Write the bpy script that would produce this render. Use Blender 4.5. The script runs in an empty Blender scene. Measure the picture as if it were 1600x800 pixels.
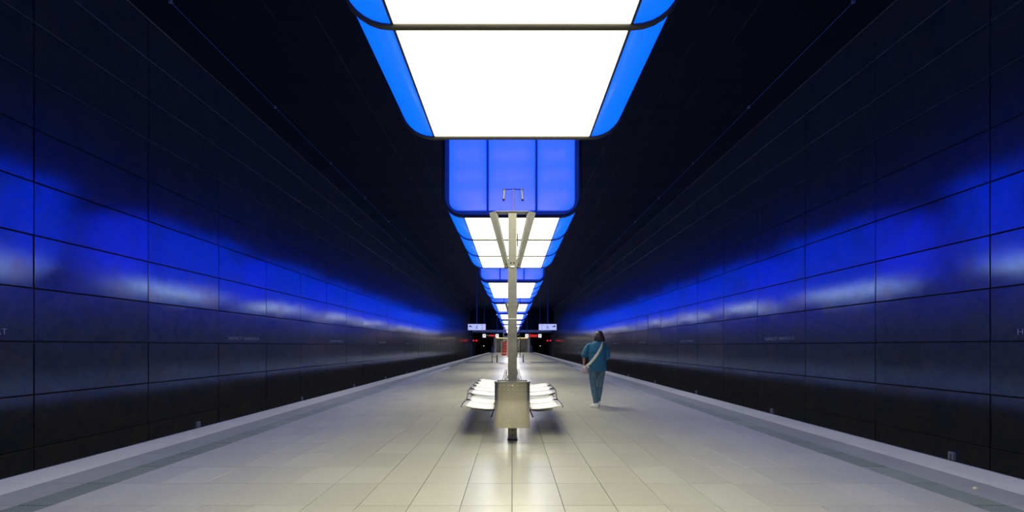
import bpy, bmesh, math, random
from mathutils import Vector, Matrix
random.seed(7)
PI = math.pi
S = bpy.context.scene
COL = S.collection

# ------------------------------------------------------------------ camera
F = 760.0                      # focal length in pixels of the 1600 px wide frame
CH = 1.32                      # camera height above the platform
cam_d = bpy.data.cameras.new('camera')
cam_d.sensor_width = 36.0
cam_d.lens = F / 1600.0 * 36.0
cam_d.shift_y = (541 - 400) / 1600.0
cam_d.shift_x = 0.0
cam_d.clip_end = 400
cam = bpy.data.objects.new('camera', cam_d)
cam.location = (0, 0, CH)
cam.rotation_euler = (PI / 2, 0, 0)
COL.objects.link(cam)
S.camera = cam

# ------------------------------------------------------------------ world, exposure
W = bpy.data.worlds.new('world')
S.world = W
W.use_nodes = True
W.node_tree.nodes['Background'].inputs[0].default_value = (0.01, 0.012, 0.02, 1)
W.node_tree.nodes['Background'].inputs[1].default_value = 0.2
S.view_settings.view_transform = 'Standard'
S.view_settings.look = 'None'
S.view_settings.gamma = 1.0
S.view_settings.exposure = 0.0
S.view_settings.use_curve_mapping = False
S.cycles.use_denoising = True
S.cycles.max_bounces = 7
S.cycles.diffuse_bounces = 3
S.cycles.glossy_bounces = 4
S.cycles.sample_clamp_indirect = 6.0
S.cycles.caustics_reflective = True

# the station's lamps: the luminous panels of the hanging containers
WHITE_L = 6.9
WHITE_C = (1.0, 0.975, 0.71)
BLUE_L = 2.3
BLUE_C = (0.0, 0.073, 1.0)

# ------------------------------------------------------------------ materials
def new_mat(name):
    m = bpy.data.materials.new(name)
    m.use_nodes = True
    nt = m.node_tree
    return m, nt, nt.nodes['Principled BSDF']

def N(nt, typ, **kw):
    n = nt.nodes.new(typ)
    for k, v in kw.items():
        if hasattr(n, k):
            setattr(n, k, v)
        else:
            n.inputs[k].default_value = v
    return n

def pmat(name, col, rough=.5, metal=0.0, noise=0.0, nscale=20.0, spec=None, emit=None, es=0.0, bump=0.0, coat=0.0, rvar=0.0):
    m, nt, b = new_mat(name)
    b.inputs['Base Color'].default_value = (*col, 1)
    b.inputs['Roughness'].default_value = rough
    b.inputs['Metallic'].default_value = metal
    if spec is not None:
        b.inputs['Specular IOR Level'].default_value = spec
    if coat:
        b.inputs['Coat Weight'].default_value = coat
    if emit:
        b.inputs['Emission Color'].default_value = (*emit, 1)
        b.inputs['Emission Strength'].default_value = es
    if noise or bump or rvar:
        tc = N(nt, 'ShaderNodeTexCoord')
        no = N(nt, 'ShaderNodeTexNoise')
        no.inputs['Scale'].default_value = nscale
        no.inputs['Detail'].default_value = 5
        nt.links.new(tc.outputs['Object'], no.inputs['Vector'])
        if noise:
            r = N(nt, 'ShaderNodeMapRange')
            r.inputs['From Min'].default_value = .3
            r.inputs['From Max'].default_value = .7
            r.inputs['To Min'].default_value = 1 - noise
            r.inputs['To Max'].default_value = 1 + noise
            nt.links.new(no.outputs['Fac'], r.inputs['Value'])
            mu = N(nt, 'ShaderNodeVectorMath', operation='SCALE')
            mu.inputs[0].default_value = col
            nt.links.new(r.outputs[0], mu.inputs['Scale'])
            nt.links.new(mu.outputs[0], b.inputs['Base Color'])
        if rvar:
            r2 = N(nt, 'ShaderNodeMapRange')
            r2.inputs['From Min'].default_value = .3
            r2.inputs['From Max'].default_value = .7
            r2.inputs['To Min'].default_value = max(0, rough - rvar)
            r2.inputs['To Max'].default_value = rough + rvar
            nt.links.new(no.outputs['Fac'], r2.inputs['Value'])
            nt.links.new(r2.outputs[0], b.inputs['Roughness'])
        if bump:
            bu = N(nt, 'ShaderNodeBump')
            bu.inputs['Strength'].default_value = bump
            bu.inputs['Distance'].default_value = .01
            nt.links.new(no.outputs['Fac'], bu.inputs['Height'])
            nt.links.new(bu.outputs[0], b.inputs['Normal'])
    return m

def wall_material():
    m, nt, b = new_mat('heat_tinted_steel')
    geo = N(nt, 'ShaderNodeNewGeometry')
    oi = N(nt, 'ShaderNodeObjectInfo')
    # each sheet of steel has its own patch of the pattern
    off = N(nt, 'ShaderNodeVectorMath', operation='MULTIPLY_ADD')
    comb = N(nt, 'ShaderNodeCombineXYZ')
    for k in range(3):
        nt.links.new(oi.outputs['Random'], comb.inputs[k])
    nt.links.new(comb.outputs[0], off.inputs[0])
    off.inputs[1].default_value = (30, 30, 30)
    nt.links.new(geo.outputs['Position'], off.inputs[2])
    n1 = N(nt, 'ShaderNodeTexNoise')
    n1.inputs['Scale'].default_value = .9
    n1.inputs['Detail'].default_value = 8
    n1.inputs['Roughness'].default_value = .55
    n1.inputs['Distortion'].default_value = .6
    nt.links.new(off.outputs[0], n1.inputs['Vector'])
    cr = N(nt, 'ShaderNodeValToRGB')
    e = cr.color_ramp.elements
    e[0].position = .33; e[0].color = (.026, .052, .170, 1)
    e[1].position = .68; e[1].color = (.048, .056, .145, 1)
    x = e.new(.5); x.color = (.032, .068, .225, 1)
    nt.links.new(n1.outputs['Fac'], cr.inputs[0])
    # fine cloudy mottling
    n2 = N(nt, 'ShaderNodeTexNoise')
    n2.inputs['Scale'].default_value = 7
    n2.inputs['Detail'].default_value = 9
    n2.inputs['Roughness'].default_value = .7
    nt.links.new(off.outputs[0], n2.inputs['Vector'])
    r = N(nt, 'ShaderNodeMapRange')
    r.inputs['From Min'].default_value = .3
    r.inputs['From Max'].default_value = .7
    r.inputs['To Min'].default_value = .8
    r.inputs['To Max'].default_value = 1.2
    nt.links.new(n2.outputs['Fac'], r.inputs['Value'])
    mu = N(nt, 'ShaderNodeVectorMath', operation='SCALE')
    nt.links.new(cr.outputs[0], mu.inputs[0])
    nt.links.new(r.outputs[0], mu.inputs['Scale'])
    # polished steel: tinted mirror that whitens at grazing angles, over a trace of matt oxide
    fres = N(nt, 'ShaderNodeFresnel')
    fres.inputs['IOR'].default_value = 1.33
    wm = N(nt, 'ShaderNodeMix', data_type='RGBA')
    wm.inputs[7].default_value = (.75, .75, .8, 1)
    nt.links.new(fres.outputs[0], wm.inputs[0])
    nt.links.new(mu.outputs[0], wm.inputs[6])
    gl = N(nt, 'ShaderNodeBsdfAnisotropic', distribution='BECKMANN')
    nt.links.new(wm.outputs[2], gl.inputs['Color'])
    df = N(nt, 'ShaderNodeBsdfDiffuse')
    ox = N(nt, 'ShaderNodeMix', data_type='RGBA')      # brownish and greenish oxide clouds
    ox.inputs[6].default_value = (.018, .025, .020, 1)
    ox.inputs[7].default_value = (.056, .044, .020, 1)
    n4 = N(nt, 'ShaderNodeTexNoise')
    n4.inputs['Scale'].default_value = 2.4
    n4.inputs['Detail'].default_value = 9
    n4.inputs['Roughness'].default_value = .72
    n4.inputs['Distortion'].default_value = 1.2
    nt.links.new(off.outputs[0], n4.inputs['Vector'])
    r4 = N(nt, 'ShaderNodeMapRange')
    r4.inputs['From Min'].default_value = .34
    r4.inputs['From Max'].default_value = .72
    nt.links.new(n4.outputs['Fac'], r4.inputs['Value'])
    nt.links.new(r4.outputs[0], ox.inputs[0])
    nt.links.new(ox.outputs[2], df.inputs['Color'])
    ad = N(nt, 'ShaderNodeAddShader')
    gl2 = N(nt, 'ShaderNodeBsdfAnisotropic', distribution='BECKMANN')    # hazy second lobe of the brushed finish
    gl2.inputs['Roughness'].default_value = .38
    nt.links.new(wm.outputs[2], gl2.inputs['Color'])
    lobes = N(nt, 'ShaderNodeMixShader')
    lobes.inputs[0].default_value = .24
    nt.links.new(gl.outputs[0], lobes.inputs[1])
    nt.links.new(gl2.outputs[0], lobes.inputs[2])
    nt.links.new(lobes.outputs[0], ad.inputs[0])
    nt.links.new(df.outputs[0], ad.inputs[1])
    nt.links.new(ad.outputs[0], nt.nodes['Material Output'].inputs['Surface'])
    nt.nodes.remove(b)
    rr = N(nt, 'ShaderNodeMapRange')
    rr.inputs['From Min'].default_value = .3
    rr.inputs['From Max'].default_value = .7
    rr.inputs['To Min'].default_value = .12
    rr.inputs['To Max'].default_value = .19
    nt.links.new(n1.outputs['Fac'], rr.inputs['Value'])
    nt.links.new(rr.outputs[0], gl.inputs['Roughness'])
    # rolled streaks, upright
    mp = N(nt, 'ShaderNodeMapping')
    mp.inputs['Scale'].default_value = (1, 5, 1.6)
    nt.links.new(off.outputs[0], mp.inputs['Vector'])
    n3 = N(nt, 'ShaderNodeTexNoise')
    n3.inputs['Scale'].default_value = 2.0
    n3.inputs['Detail'].default_value = 4
    nt.links.new(mp.outputs[0], n3.inputs['Vector'])
    bu = N(nt, 'ShaderNodeBump')
    bu.inputs['Strength'].default_value = .015
    bu.inputs['Distance'].default_value = .02
    nt.links.new(n3.outputs['Fac'], bu.inputs['Height'])
    nt.links.new(bu.outputs[0], gl.inputs['Normal'])
    return m

def floor_material(name, c0, c1, rough=.3, speck=.12, spec=.5, cellvar=.10):
    m, nt, b = new_mat(name)
    geo = N(nt, 'ShaderNodeNewGeometry')
    n1 = N(nt, 'ShaderNodeTexNoise')
    n1.inputs['Scale'].default_value = 1.3
    n1.inputs['Detail'].default_value = 6
    nt.links.new(geo.outputs['Position'], n1.inputs['Vector'])
    mix = N(nt, 'ShaderNodeMix', data_type='RGBA')
    mix.inputs[6].default_value = (*c0, 1)
    mix.inputs[7].default_value = (*c1, 1)
    nt.links.new(n1.outputs['Fac'], mix.inputs[0])
    # stone grain
    n2 = N(nt, 'ShaderNodeTexNoise')
    n2.inputs['Scale'].default_value = 60
    n2.inputs['Detail'].default_value = 4
    n2.inputs['Roughness'].default_value = .7
    nt.links.new(geo.outputs['Position'], n2.inputs['Vector'])
    r = N(nt, 'ShaderNodeMapRange')
    r.inputs['From Min'].default_value = .3
    r.inputs['From Max'].default_value = .7
    r.inputs['To Min'].default_value = 1 - speck
    r.inputs['To Max'].default_value = 1 + speck
    nt.links.new(n2.outputs['Fac'], r.inputs['Value'])
    # each slab a little lighter or darker
    sn = N(nt, 'ShaderNodeVectorMath', operation='MULTIPLY_ADD')
    sn.inputs[1].default_value = (1 / TX, 1 / TY, 0)
    sn.inputs[2].default_value = (50.0, 50 - (4.03 / TY), 0.5)
    nt.links.new(geo.outputs['Position'], sn.inputs[0])
    fl = N(nt, 'ShaderNodeVectorMath', operation='FLOOR')
    nt.links.new(sn.outputs[0], fl.inputs[0])
    wn = N(nt, 'ShaderNodeTexWhiteNoise')
    nt.links.new(fl.outputs[0], wn.inputs['Vector'])
    r3 = N(nt, 'ShaderNodeMapRange')
    r3.inputs['To Min'].default_value = 1 - cellvar
    r3.inputs['To Max'].default_value = 1 + cellvar
    nt.links.new(wn.outputs['Value'], r3.inputs['Value'])
    m1 = N(nt, 'ShaderNodeMath', operation='MULTIPLY')
    nt.links.new(r.outputs[0], m1.inputs[0])
    nt.links.new(r3.outputs[0], m1.inputs[1])
    mu = N(nt, 'ShaderNodeVectorMath', operation='SCALE')
    nt.links.new(mix.outputs[2], mu.inputs[0])
    nt.links.new(m1.outputs[0], mu.inputs['Scale'])
    nt.links.new(mu.outputs[0], b.inputs['Base Color'])
    rr = N(nt, 'ShaderNodeMapRange')
    rr.inputs['From Min'].default_value = .3
    rr.inputs['From Max'].default_value = .7
    rr.inputs['To Min'].default_value = rough - .05
    rr.inputs['To Max'].default_value = rough + .07
    nt.links.new(n1.outputs['Fac'], rr.inputs['Value'])
    b.inputs['Roughness'].default_value = rough
    b.inputs['Specular IOR Level'].default_value = spec
    bu = N(nt, 'ShaderNodeBump')
    bu.inputs['Strength'].default_value = .05
    bu.inputs['Distance'].default_value = .003
    nt.links.new(n2.outputs['Fac'], bu.inputs['Height'])
    nt.links.new(bu.outputs[0], b.inputs['Normal'])
    return m

def perforated_steel():
    m, nt, b = new_mat('perforated_steel')
    b.inputs['Base Color'].default_value = (.80, .79, .72, 1)
    b.inputs['Metallic'].default_value = .35
    b.inputs['Roughness'].default_value = .45
    geo = N(nt, 'ShaderNodeNewGeometry')
    sc = N(nt, 'ShaderNodeVectorMath', operation='MULTIPLY')
    sc.inputs[1].default_value = (55, 55, 0)
    nt.links.new(geo.outputs['Position'], sc.inputs[0])
    fr = N(nt, 'ShaderNodeVectorMath', operation='FRACTION')
    nt.links.new(sc.outputs[0], fr.inputs[0])
    di = N(nt, 'ShaderNodeVectorMath', operation='DISTANCE')
    di.inputs[1].default_value = (.5, .5, 0)
    nt.links.new(fr.outputs[0], di.inputs[0])
    gt = N(nt, 'ShaderNodeMath', operation='GREATER_THAN')
    gt.inputs[1].default_value = .17
    nt.links.new(di.outputs['Value'], gt.inputs[0])
    nt.links.new(gt.outputs[0], b.inputs['Alpha'])
    return m

def pane_material():
    """backlit end pane: glows blue and lets the lamps behind it glow through"""
    m, nt, b = new_mat('blue_end_pane')
    b.inputs['Base Color'].default_value = (.02, .05, .3, 1)
    b.inputs['Roughness'].default_value = .25
    b.inputs['Emission Color'].default_value = (.002, .062, 1, 1)
    b.inputs['Emission Strength'].default_value = 1.7
    tr = N(nt, 'ShaderNodeBsdfTranslucent')
    tr.inputs['Color'].default_value = (.30, .22, .40, 1)
    ad = N(nt, 'ShaderNodeAddShader')
    nt.links.new(b.outputs[0], ad.inputs[0])
    nt.links.new(tr.outputs[0], ad.inputs[1])
    nt.links.new(ad.outputs[0], nt.nodes['Material Output'].inputs['Surface'])
    return m

TX, TY = .4244, .65            # platform paving module
PX = 3.82                      # half width of the beige paving
EDGE = 5.07                    # half width of the platform
WALLX = 8.2
ROWH, COLL = .9126, 2.630      # wall sheet module
CEIL = 1.3994 + 8 * ROWH       # 8.70

M = {}
M['wall'] = wall_material()
M['joint'] = pmat('joint_black', (.004, .004, .006), .8)
M['ceiljoint'] = pmat('ceiling_joint', (.22, .24, .24), .7)
M['ceil'] = pmat('ceiling_dark', (.005, .009, .006), .7, noise=.25, nscale=.7, rvar=.08, spec=.15)
M['tile'] = floor_material('beige_stone', (.50, .49, .39), (.56, .55, .44), .29, spec=.42, cellvar=.06)
M['white_slab'] = floor_material('light_edge_stone', (.84, .82, .64), (.90, .88, .70), .42, .08, .4, .04)
M['grey_slab'] = floor_material('grey_edge_stone', (.40, .41, .33), (.46, .465, .38), .40, .10, .4, .05)
M['tactile'] = floor_material('dark_tactile_stone', (.17, .195, .16), (.22, .245, .20), .42, .10, .4, .12)
M['grout'] = pmat('grout', (.12, .115, .095), .8)
M['concrete'] = pmat('track_concrete', (.03, .03, .032), .9, noise=.3, nscale=3)
M['rail'] = pmat('rail_steel', (.25, .22, .2), .35, .9)
M['strip'] = pmat('aluminium_strip', (.75, .75, .75), .35, .6)
M['edge_dark'] = pmat('edge_rubber', (.05, .05, .065), .5)
M['white'] = pmat('white_luminous_panel', (.8, .8, .78), .35, emit=WHITE_C, es=WHITE_L)
M['blue'] = pmat('blue_luminous_panel', (.02, .05, .3), .3, emit=BLUE_C, es=BLUE_L)
M['pane'] = pane_material()
M['led'] = pmat('lamp_cluster', (.9, .9, .9), .5, emit=(.9, .75, 1), es=30)
M['rib'] = pmat('rib_aluminium', (.05, .048, .042), .5, .3, noise=.1, nscale=5)
M['frame'] = pmat('container_frame', (.06, .20, .42), .5, .2)
M['black'] = pmat('black_metal', (.02, .02, .024), .45, .3)
M['roof'] = pmat('container_roof', (.02, .02, .024), .7)
M['mast'] = pmat('weathered_stainless', (.21, .207, .178), .45, .6, noise=.18, nscale=9, rvar=.08)
M['stainless'] = pmat('brushed_stainless', (.56, .52, .425), .22, .95, noise=.07, nscale=4)
M['bright'] = pmat('polished_steel_bar', (.75, .73, .66), .32, .7)
M['perf'] = perforated_steel()
M['lens'] = pmat('pale_housing', (.30, .32, .29), .45, .2)
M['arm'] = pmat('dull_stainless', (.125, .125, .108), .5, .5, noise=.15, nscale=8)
M['flange'] = pmat('flange_painted_light', (.75, .74, .64), .35, .3)  # paler than the arm: light from the containers put into the colour
M['letters'] = pmat('pale_lettering', (.55, .55, .62), .4, .9)
M['sign'] = pmat('lit_sign_face', (.6, .63, .8), .4, emit=(.42, .47, .80), es=.85)
M['signink'] = pmat('sign_ink', (.01, .01, .03), .6)
M['red'] = pmat('signal_red_lamp', (.5, .0, .0), .4, emit=(1, .012, .012), es=2.6)
M['ledred'] = pmat('display_red_dots', (.4, .0, .0), .4, emit=(1, .02, .008), es=1.3)
M['ledgreen'] = pmat('display_green_dots', (.0, .3, .05), .4, emit=(.05, .5, .12), es=.6)
M['clock'] = pmat('lit_clock_face', (.8, .8, .8), .4, emit=(1, 1, .9), es=.9)
M['yellow'] = pmat('yellow_lit_strip', (.7, .6, .2), .4, emit=(1, .82, .30), es=1.0)
M['redpaint'] = pmat('red_paint', (.45, .02, .015), .45, emit=None, noise=.1)
M['pinkboard'] = pmat('red_white_board', (.85, .42, .36), .5)
M['alu'] = pmat('ladder_aluminium', (.7, .7, .7), .4, .5)
M['postwhite'] = pmat('white_post_paint', (.75, .75, .72), .5)
M['stairgrey'] = pmat('stair_wall_grey', (.32, .31, .28), .7, noise=.2, nscale=2)
M['bluepost'] = pmat('hanger_paint', (.03, .07, .20), .5, .2)
M['tinylamp'] = pmat('tiny_lamp', (.8, .8, .8), .4, emit=(1, 1, .95), es=3)
M['litter'] = pmat('pale_litter', (.8, .72, .4), .5)
M['skin'] = pmat('skin', (.42, .22, .16), .5)
M['hair'] = pmat('dark_brown_hair', (.022, .014, .011), .45, noise=.3, nscale=40)
M['jacket'] = pmat('teal_denim', (.012, .125, .225), .75, noise=.18, nscale=25, bump=.3)
M['jeans'] = pmat('faded_jeans', (.085, .165, .235), .8, noise=.25, nscale=14, bump=.2)
M['shoe'] = pmat('white_trainer', (.78, .78, .74), .55)
M['sole'] = pmat('shoe_sole', (.6, .6, .58), .7)
M['strap'] = pmat('cream_strap', (.72, .73, .55), .7)
M['bag'] = pmat('pale_pink_bag', (.52, .42, .42), .7, noise=.12, nscale=12)
M['eye'] = pmat('eye', (.03, .02, .02), .2)

# ------------------------------------------------------------------ mesh helpers
class MB:
    def __init__(s):
        s.v = []; s.f = []; s.sm = []
    def add(s, vs, fs, smooth=False):
        o = len(s.v)
        s.v += [tuple(p) for p in vs]
        for f in fs:
            s.f.append([o + i for i in f]); s.sm.append(smooth)
        return s
    def box(s, x0, x1, y0, y1, z0, z1):
        vs = [(x0, y0, z0), (x1, y0, z0), (x1, y1, z0), (x0, y1, z0), (x0, y0, z1), (x1, y0, z1), (x1, y1, z1), (x0, y1, z1)]
        return s.add(vs, [(0, 3, 2, 1), (4, 5, 6, 7), (0, 1, 5, 4), (1, 2, 6, 5), (2, 3, 7, 6), (3, 0, 4, 7)])
    def cbox(s, x0, x1, y0, y1, z0, z1, c):
        """box whose top edge is chamfered"""
        vs = [(x0, y0, z0), (x1, y0, z0), (x1, y1, z0), (x0, y1, z0),
              (x0, y0, z1 - c), (x1, y0, z1 - c), (x1, y1, z1 - c), (x0, y1, z1 - c),
              (x0 + c, y0 + c, z1), (x1 - c, y0 + c, z1), (x1 - c, y1 - c, z1), (x0 + c, y1 - c, z1)]
        fs = [(8, 9, 10, 11)]
        for a, b in ((0, 1), (1, 2), (2, 3), (3, 0)):
            fs.append((a, b, b + 4, a + 4)); fs.append((a + 4, b + 4, b + 8, a + 8))
        return s.add(vs, fs)
    def tube(s, pts, r, n=8, cap=True, smooth=True, r2=None):
        """round tube through points; r a number or a list; r2 the other half axis"""
        pts = [Vector(p) for p in pts]
        k = len(pts)
        rs = r if isinstance(r, (list, tuple)) else [r] * k
        r2s = rs if r2 is None else (r2 if isinstance(r2, (list, tuple)) else [r2] * k)
        vs = []
        ref = None
        for i in range(k):
            d = (pts[min(i + 1, k - 1)] - pts[max(i - 1, 0)]).normalized()
            if ref is None:
                ref = Vector((0, 1, 0)) if abs(d.y) < .9 else Vector((0, 0, 1))
            u = (ref - d * ref.dot(d)).normalized()
            ref = u
            w = d.cross(u)
            for j in range(n):
                a = 2 * PI * j / n
                vs.append(pts[i] + u * math.cos(a) * rs[i] + w * math.sin(a) * r2s[i])
        fs = []
        for i in range(k - 1):
            for j in range(n):
                a = i * n + j; b = i * n + (j + 1) % n
                fs.append((a, b, b + n, a + n))
        s.add(vs, fs, smooth)
        if cap:
            s.add(vs[:n], [tuple(range(n))[::-1]]); s.add(vs[-n:], [tuple(range(n))])
        return s
    def ellipsoid(s, c, r, n=14, m=9, rot=None):
        vs = []; c = Vector(c)
        R = rot or Matrix.Identity(3)
        for i in range(m + 1):
            t = PI * i / m
            for j in range(n):
                a = 2 * PI * j / n
                p = Vector((r[0] * math.sin(t) * math.cos(a), r[1] * math.sin(t) * math.sin(a), r[2] * math.cos(t)))
                vs.append(c + R @ p)
        fs = []
        for i in range(m):
            for j in range(n):
                a = i * n + j; b = i * n + (j + 1) % n
                fs.append((a, a + n, b + n, b))
        return s.add(vs, fs, True)
    def loft(s, rings, smooth=True, cap=True, closed=True):
        n = len(rings[0]); vs = [p for r in rings for p in r]; fs = []
        for i in range(len(rings) - 1):
            for j in range(n if closed else n - 1):
                a = i * n + j; b = i * n + (j + 1) % n
                fs.append((a, b, b + n, a + n))
        o = len(s.v)
        s.add(vs, fs, smooth)
        if cap:
            s.add(rings[0], [tuple(range(n))[::-1]]); s.add(rings[-1], [tuple(range(n))])
        return s
    def prism(s, poly, y0, y1):
        """polygon in x,z pushed along y"""
        n = len(poly)
        vs = [(x, y0, z) for x, z in poly] + [(x, y1, z) for x, z in poly]
        fs = [tuple(range(n)), tuple(range(2 * n - 1, n - 1, -1))]
        for j in range(n):
            k = (j + 1) % n
            fs.append((j, j + n, k + n, k))
        return s.add(vs, fs)
    def band(s, outer, inner, y0, y1, smooth=False, closed=False):
        """strip between two open paths (same count) in x,z, pushed along y"""
        n = len(outer); vs = []
        for y in (y0, y1):
            vs += [(x, y, z) for x, z in outer] + [(x, y, z) for x, z in inner]
        fs = []
        for j in range(n if closed else n - 1):
            k = (j + 1) % n
            fs.append((j, k, n + k, n + j))
            fs.append((2 * n + j, 3 * n + j, 3 * n + k, 2 * n + k))
            fs.append((j, 2 * n + j, 2 * n + k, k))
            fs.append((n + j, n + k, 3 * n + k, 3 * n + j))
        if not closed:
            fs.append((0, n, 3 * n, 2 * n)); fs.append((n - 1, 3 * n - 1, 4 * n - 1, 2 * n - 1))
        return s.add(vs, fs, smooth)
    def mesh(s, name, mat):
        me = bpy.data.meshes.new(name)
        me.from_pydata(s.v, [], s.f)
        me.polygons.foreach_set('use_smooth', s.sm)
        if mat: me.materials.append(mat)
        bm = bmesh.new(); bm.from_mesh(me)
        bmesh.ops.recalc_face_normals(bm, faces=bm.faces)
        bm.to_mesh(me); bm.free()
        me.update()
        return me
    def build(s, name, mat, parent=None, loc=None):
        return link(name, s.mesh(name, mat), parent, loc)

def link(name, me, parent=None, loc=None):
    o = bpy.data.objects.new(name, me)
    COL.objects.link(o)
    if parent is not None: o.parent = parent
    if loc is not None: o.location = loc
    return o

def tag(o, label=None, cat=None, group=None, kind=None):
    if label: o['label'] = label
    if cat: o['category'] = cat
    if group: o['group'] = group
    if kind: o['kind'] = kind
    return o

def thing(name, label, cat, loc=(0, 0, 0), group=None, rz=0):
    o = bpy.data.objects.new(name, None)
    COL.objects.link(o); o.location = loc; o.rotation_euler.z = rz
    o.empty_display_size = .2
    return tag(o, label, cat, group)

def copy_tree(o, parent=None):
    c = o.copy(); COL.objects.link(c); c.parent = parent
    for ch in list(o.children): copy_tree(ch, c)
    return c

def text_mesh(txt, size, depth, mat, align='CENTER', width=None, name='lettering', thin=0):
    cu = bpy.data.curves.new('txt', 'FONT')
    cu.body = txt; cu.size = size; cu.extrude = depth / 2; cu.align_x = align
    cu.resolution_u = 2
    if thin: cu.offset = -thin
    ob = bpy.data.objects.new('txt', cu); COL.objects.link(ob)
    bpy.context.view_layer.update()
    dg = bpy.context.evaluated_depsgraph_get()
    me = bpy.data.meshes.new_from_object(ob.evaluated_get(dg))
    me.name = name
    bpy.data.objects.remove(ob)
    if width:
        xs = [v.co.x for v in me.vertices]
        k = width / (max(xs) - min(xs))
        for v in me.vertices: v.co.x *= k
    me.materials.clear(); me.materials.append(mat)
    return me

# ------------------------------------------------------------------ the platform floor
Y0, Y1 = -12.0, 112.0
floor = MB().box(-EDGE - .0, EDGE + .0, Y0, Y1, -.28, -.012).build('floor', M['grout'])
tag(floor, kind='structure')
tile_me = MB().cbox(-TX / 2 + .0025, TX / 2 - .0025, -TY / 2 + .003, TY / 2 - .003, -.011, 0, .0008).mesh('floor_tile', M['tile'])
YT = 4.03                                       # a cross joint of the paving
def row_y(k): return YT + k * TY
near_rows = range(-2, 7)
for k in near_rows:
    for c in range(-9, 9):
        o = link('floor_tile', tile_me, floor, ((c + .5) * TX, row_y(k) + TY / 2, random.uniform(-.0006, .0006)))
far = MB()
for k in list(range(-24, -2)) + list(range(7, 166)):
    for c in range(-9, 9):
        x = (c + .5) * TX; y = row_y(k) + TY / 2; dz = random.uniform(-.0006, .0006)
        far.box(x - TX / 2 + .002, x + TX / 2 - .002, y - TY / 2 + .003, y + TY / 2 - .003, -.011, dz)
o = far.build('distant_floor_tile', M['tile'], floor); tag(o, kind='stuff')

def slab(w, mat, ribs=0):
    b = MB()
    if not ribs:
        b.cbox(-w / 2 + .002, w / 2 - .002, -TY / 2 + .003, TY / 2 - .003, -.011, 0, .0015)
    else:
        b.box(-w / 2 + .002, w / 2 - .002, -TY / 2 + .004, TY / 2 - .004, -.011, -.002)
        p = w / ribs
        for i in range(ribs):
            x = -w / 2 + (i + .5) * p
            b.add([(x - p * .36, -TY / 2 + .012, -.002), (x + p * .36, -TY / 2 + .012, -.002), (x + p * .36, TY / 2 - .012, -.002), (x - p * .36, TY / 2 - .012, -.002),
                   (x - p * .2, -TY / 2 + .02, .003), (x + p * .2, -TY / 2 + .02, .003), (x + p * .2, TY / 2 - .02, .003), (x - p * .2, TY / 2 - .02, .003)],
                  [(4, 5, 6, 7), (0, 1, 5, 4), (1, 2, 6, 5), (2, 3, 7, 6), (3, 0, 4, 7)])
    return b
bands = (('edge_slab', 4.54, EDGE - .012, 'white_slab', 0), ('grey_slab', 4.11, 4.54, 'grey_slab', 0), ('tactile_slab', PX, 4.11, 'tactile', 9))
for nm, xa, xb, mt, ribs in bands:
    proto = slab(xb - xa, M[mt], ribs)
    me = proto.mesh(nm, M[mt])
    for s in (-1, 1):
        for k in range(0, 13):
            link(nm, me, floor, (s * (xa + xb) / 2, row_y(k) + TY / 2, 0))
        b = MB()
        for k in list(range(-24, 0)) + list(range(13, 166)):
            y = row_y(k) + TY / 2; x = s * (xa + xb) / 2
            if ribs and k > 40:
                b.cbox(x - (xb - xa) / 2, x + (xb - xa) / 2, y - TY / 2 + .003, y + TY / 2 - .003, -.011, 0, .0015)
            else:
                b.add([(vx + x, vy + y, vz) for vx, vy, vz in proto.v], proto.f)
        tag(b.build('distant_' + nm, M[mt], floor), kind='stuff')
# metal strip in the cross joint, platform rim, dark cross band far off
MB().box(-EDGE, EDGE, 8.572, 8.588, -.008, .0015).build('joint_strip', M['strip'], floor)
for s in (-1, 1):
    MB().box(min(s * EDGE, s * (EDGE + .06)), max(s * EDGE, s * (EDGE + .06)), Y0, Y1, -.14, -.012).build('platform_rim', M['edge_dark'], floor)
    b = MB()
    for k in range(6):
        b.cbox(min(s * 1.5, s * 3.8), max(s * 1.5, s * 3.8), 38 + k * .65, 38.64 + k * .65, -.005, .004, .002)
    b.build('tactile_field', M['tactile'], floor)

# track beds and rails
for s, nm in ((-1, 'left'), (1, 'right')):
    tb = MB().box(min(s * 3.6, s * 8.4), max(s * 3.6, s * 8.4), Y0, 135, -1.5, -1.33)
    o = tag(tb.build('track_bed_' + nm, M['concrete']), kind='structure')
    pw = MB().box(min(s * 4.7, s * 4.9), max(s * 4.7, s * 4.9), Y0, Y1, -1.33, -.28).build('platform_side', M['concrete'], o)
    for c in (5.95, 7.385):
        b = MB()
        x = s * c
        b.box(x - .07, x + .07, Y0, 135, -1.33, -1.31).box(x - .01, x + .01, Y0, 135, -1.31, -1.20).box(x - .035, x + .035, Y0, 135, -1.20, -1.16)
        b.build('running_rail', M['rail'], o)

# ------------------------------------------------------------------ steel walls
PAN_T = .02
def panel_mesh(w, h, c=.004):
    """sheet facing +x in its own frame, lying in y,z"""
    b = MB()
    y, z = w / 2, h / 2
    vs = [(0, -y, -z), (0, y, -z), (0, y, z), (0, -y, z),
          (PAN_T - c, -y, -z), (PAN_T - c, y, -z), (PAN_T - c, y, z), (PAN_T - c, -y, z),
          (PAN_T, -y + c, -z + c), (PAN_T, y - c, -z + c), (PAN_T, y - c, z - c), (PAN_T, -y + c, z - c)]
    fs = [(8, 9, 10, 11)]
    for a, d in ((0, 1), (1, 2), (2, 3), (3, 0)):
        fs.append((a, d, d + 4, a + 4)); fs.append((a + 4, d + 4, d + 8, a + 8))
    b.add(vs, fs)
    return b
GAP = .022
pan = panel_mesh(COLL - GAP, ROWH - GAP)
pan_me = pan.mesh('steel_panel', M['wall'])
END_N = 36
def col_y(n): return .455 + COLL * n
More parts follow.
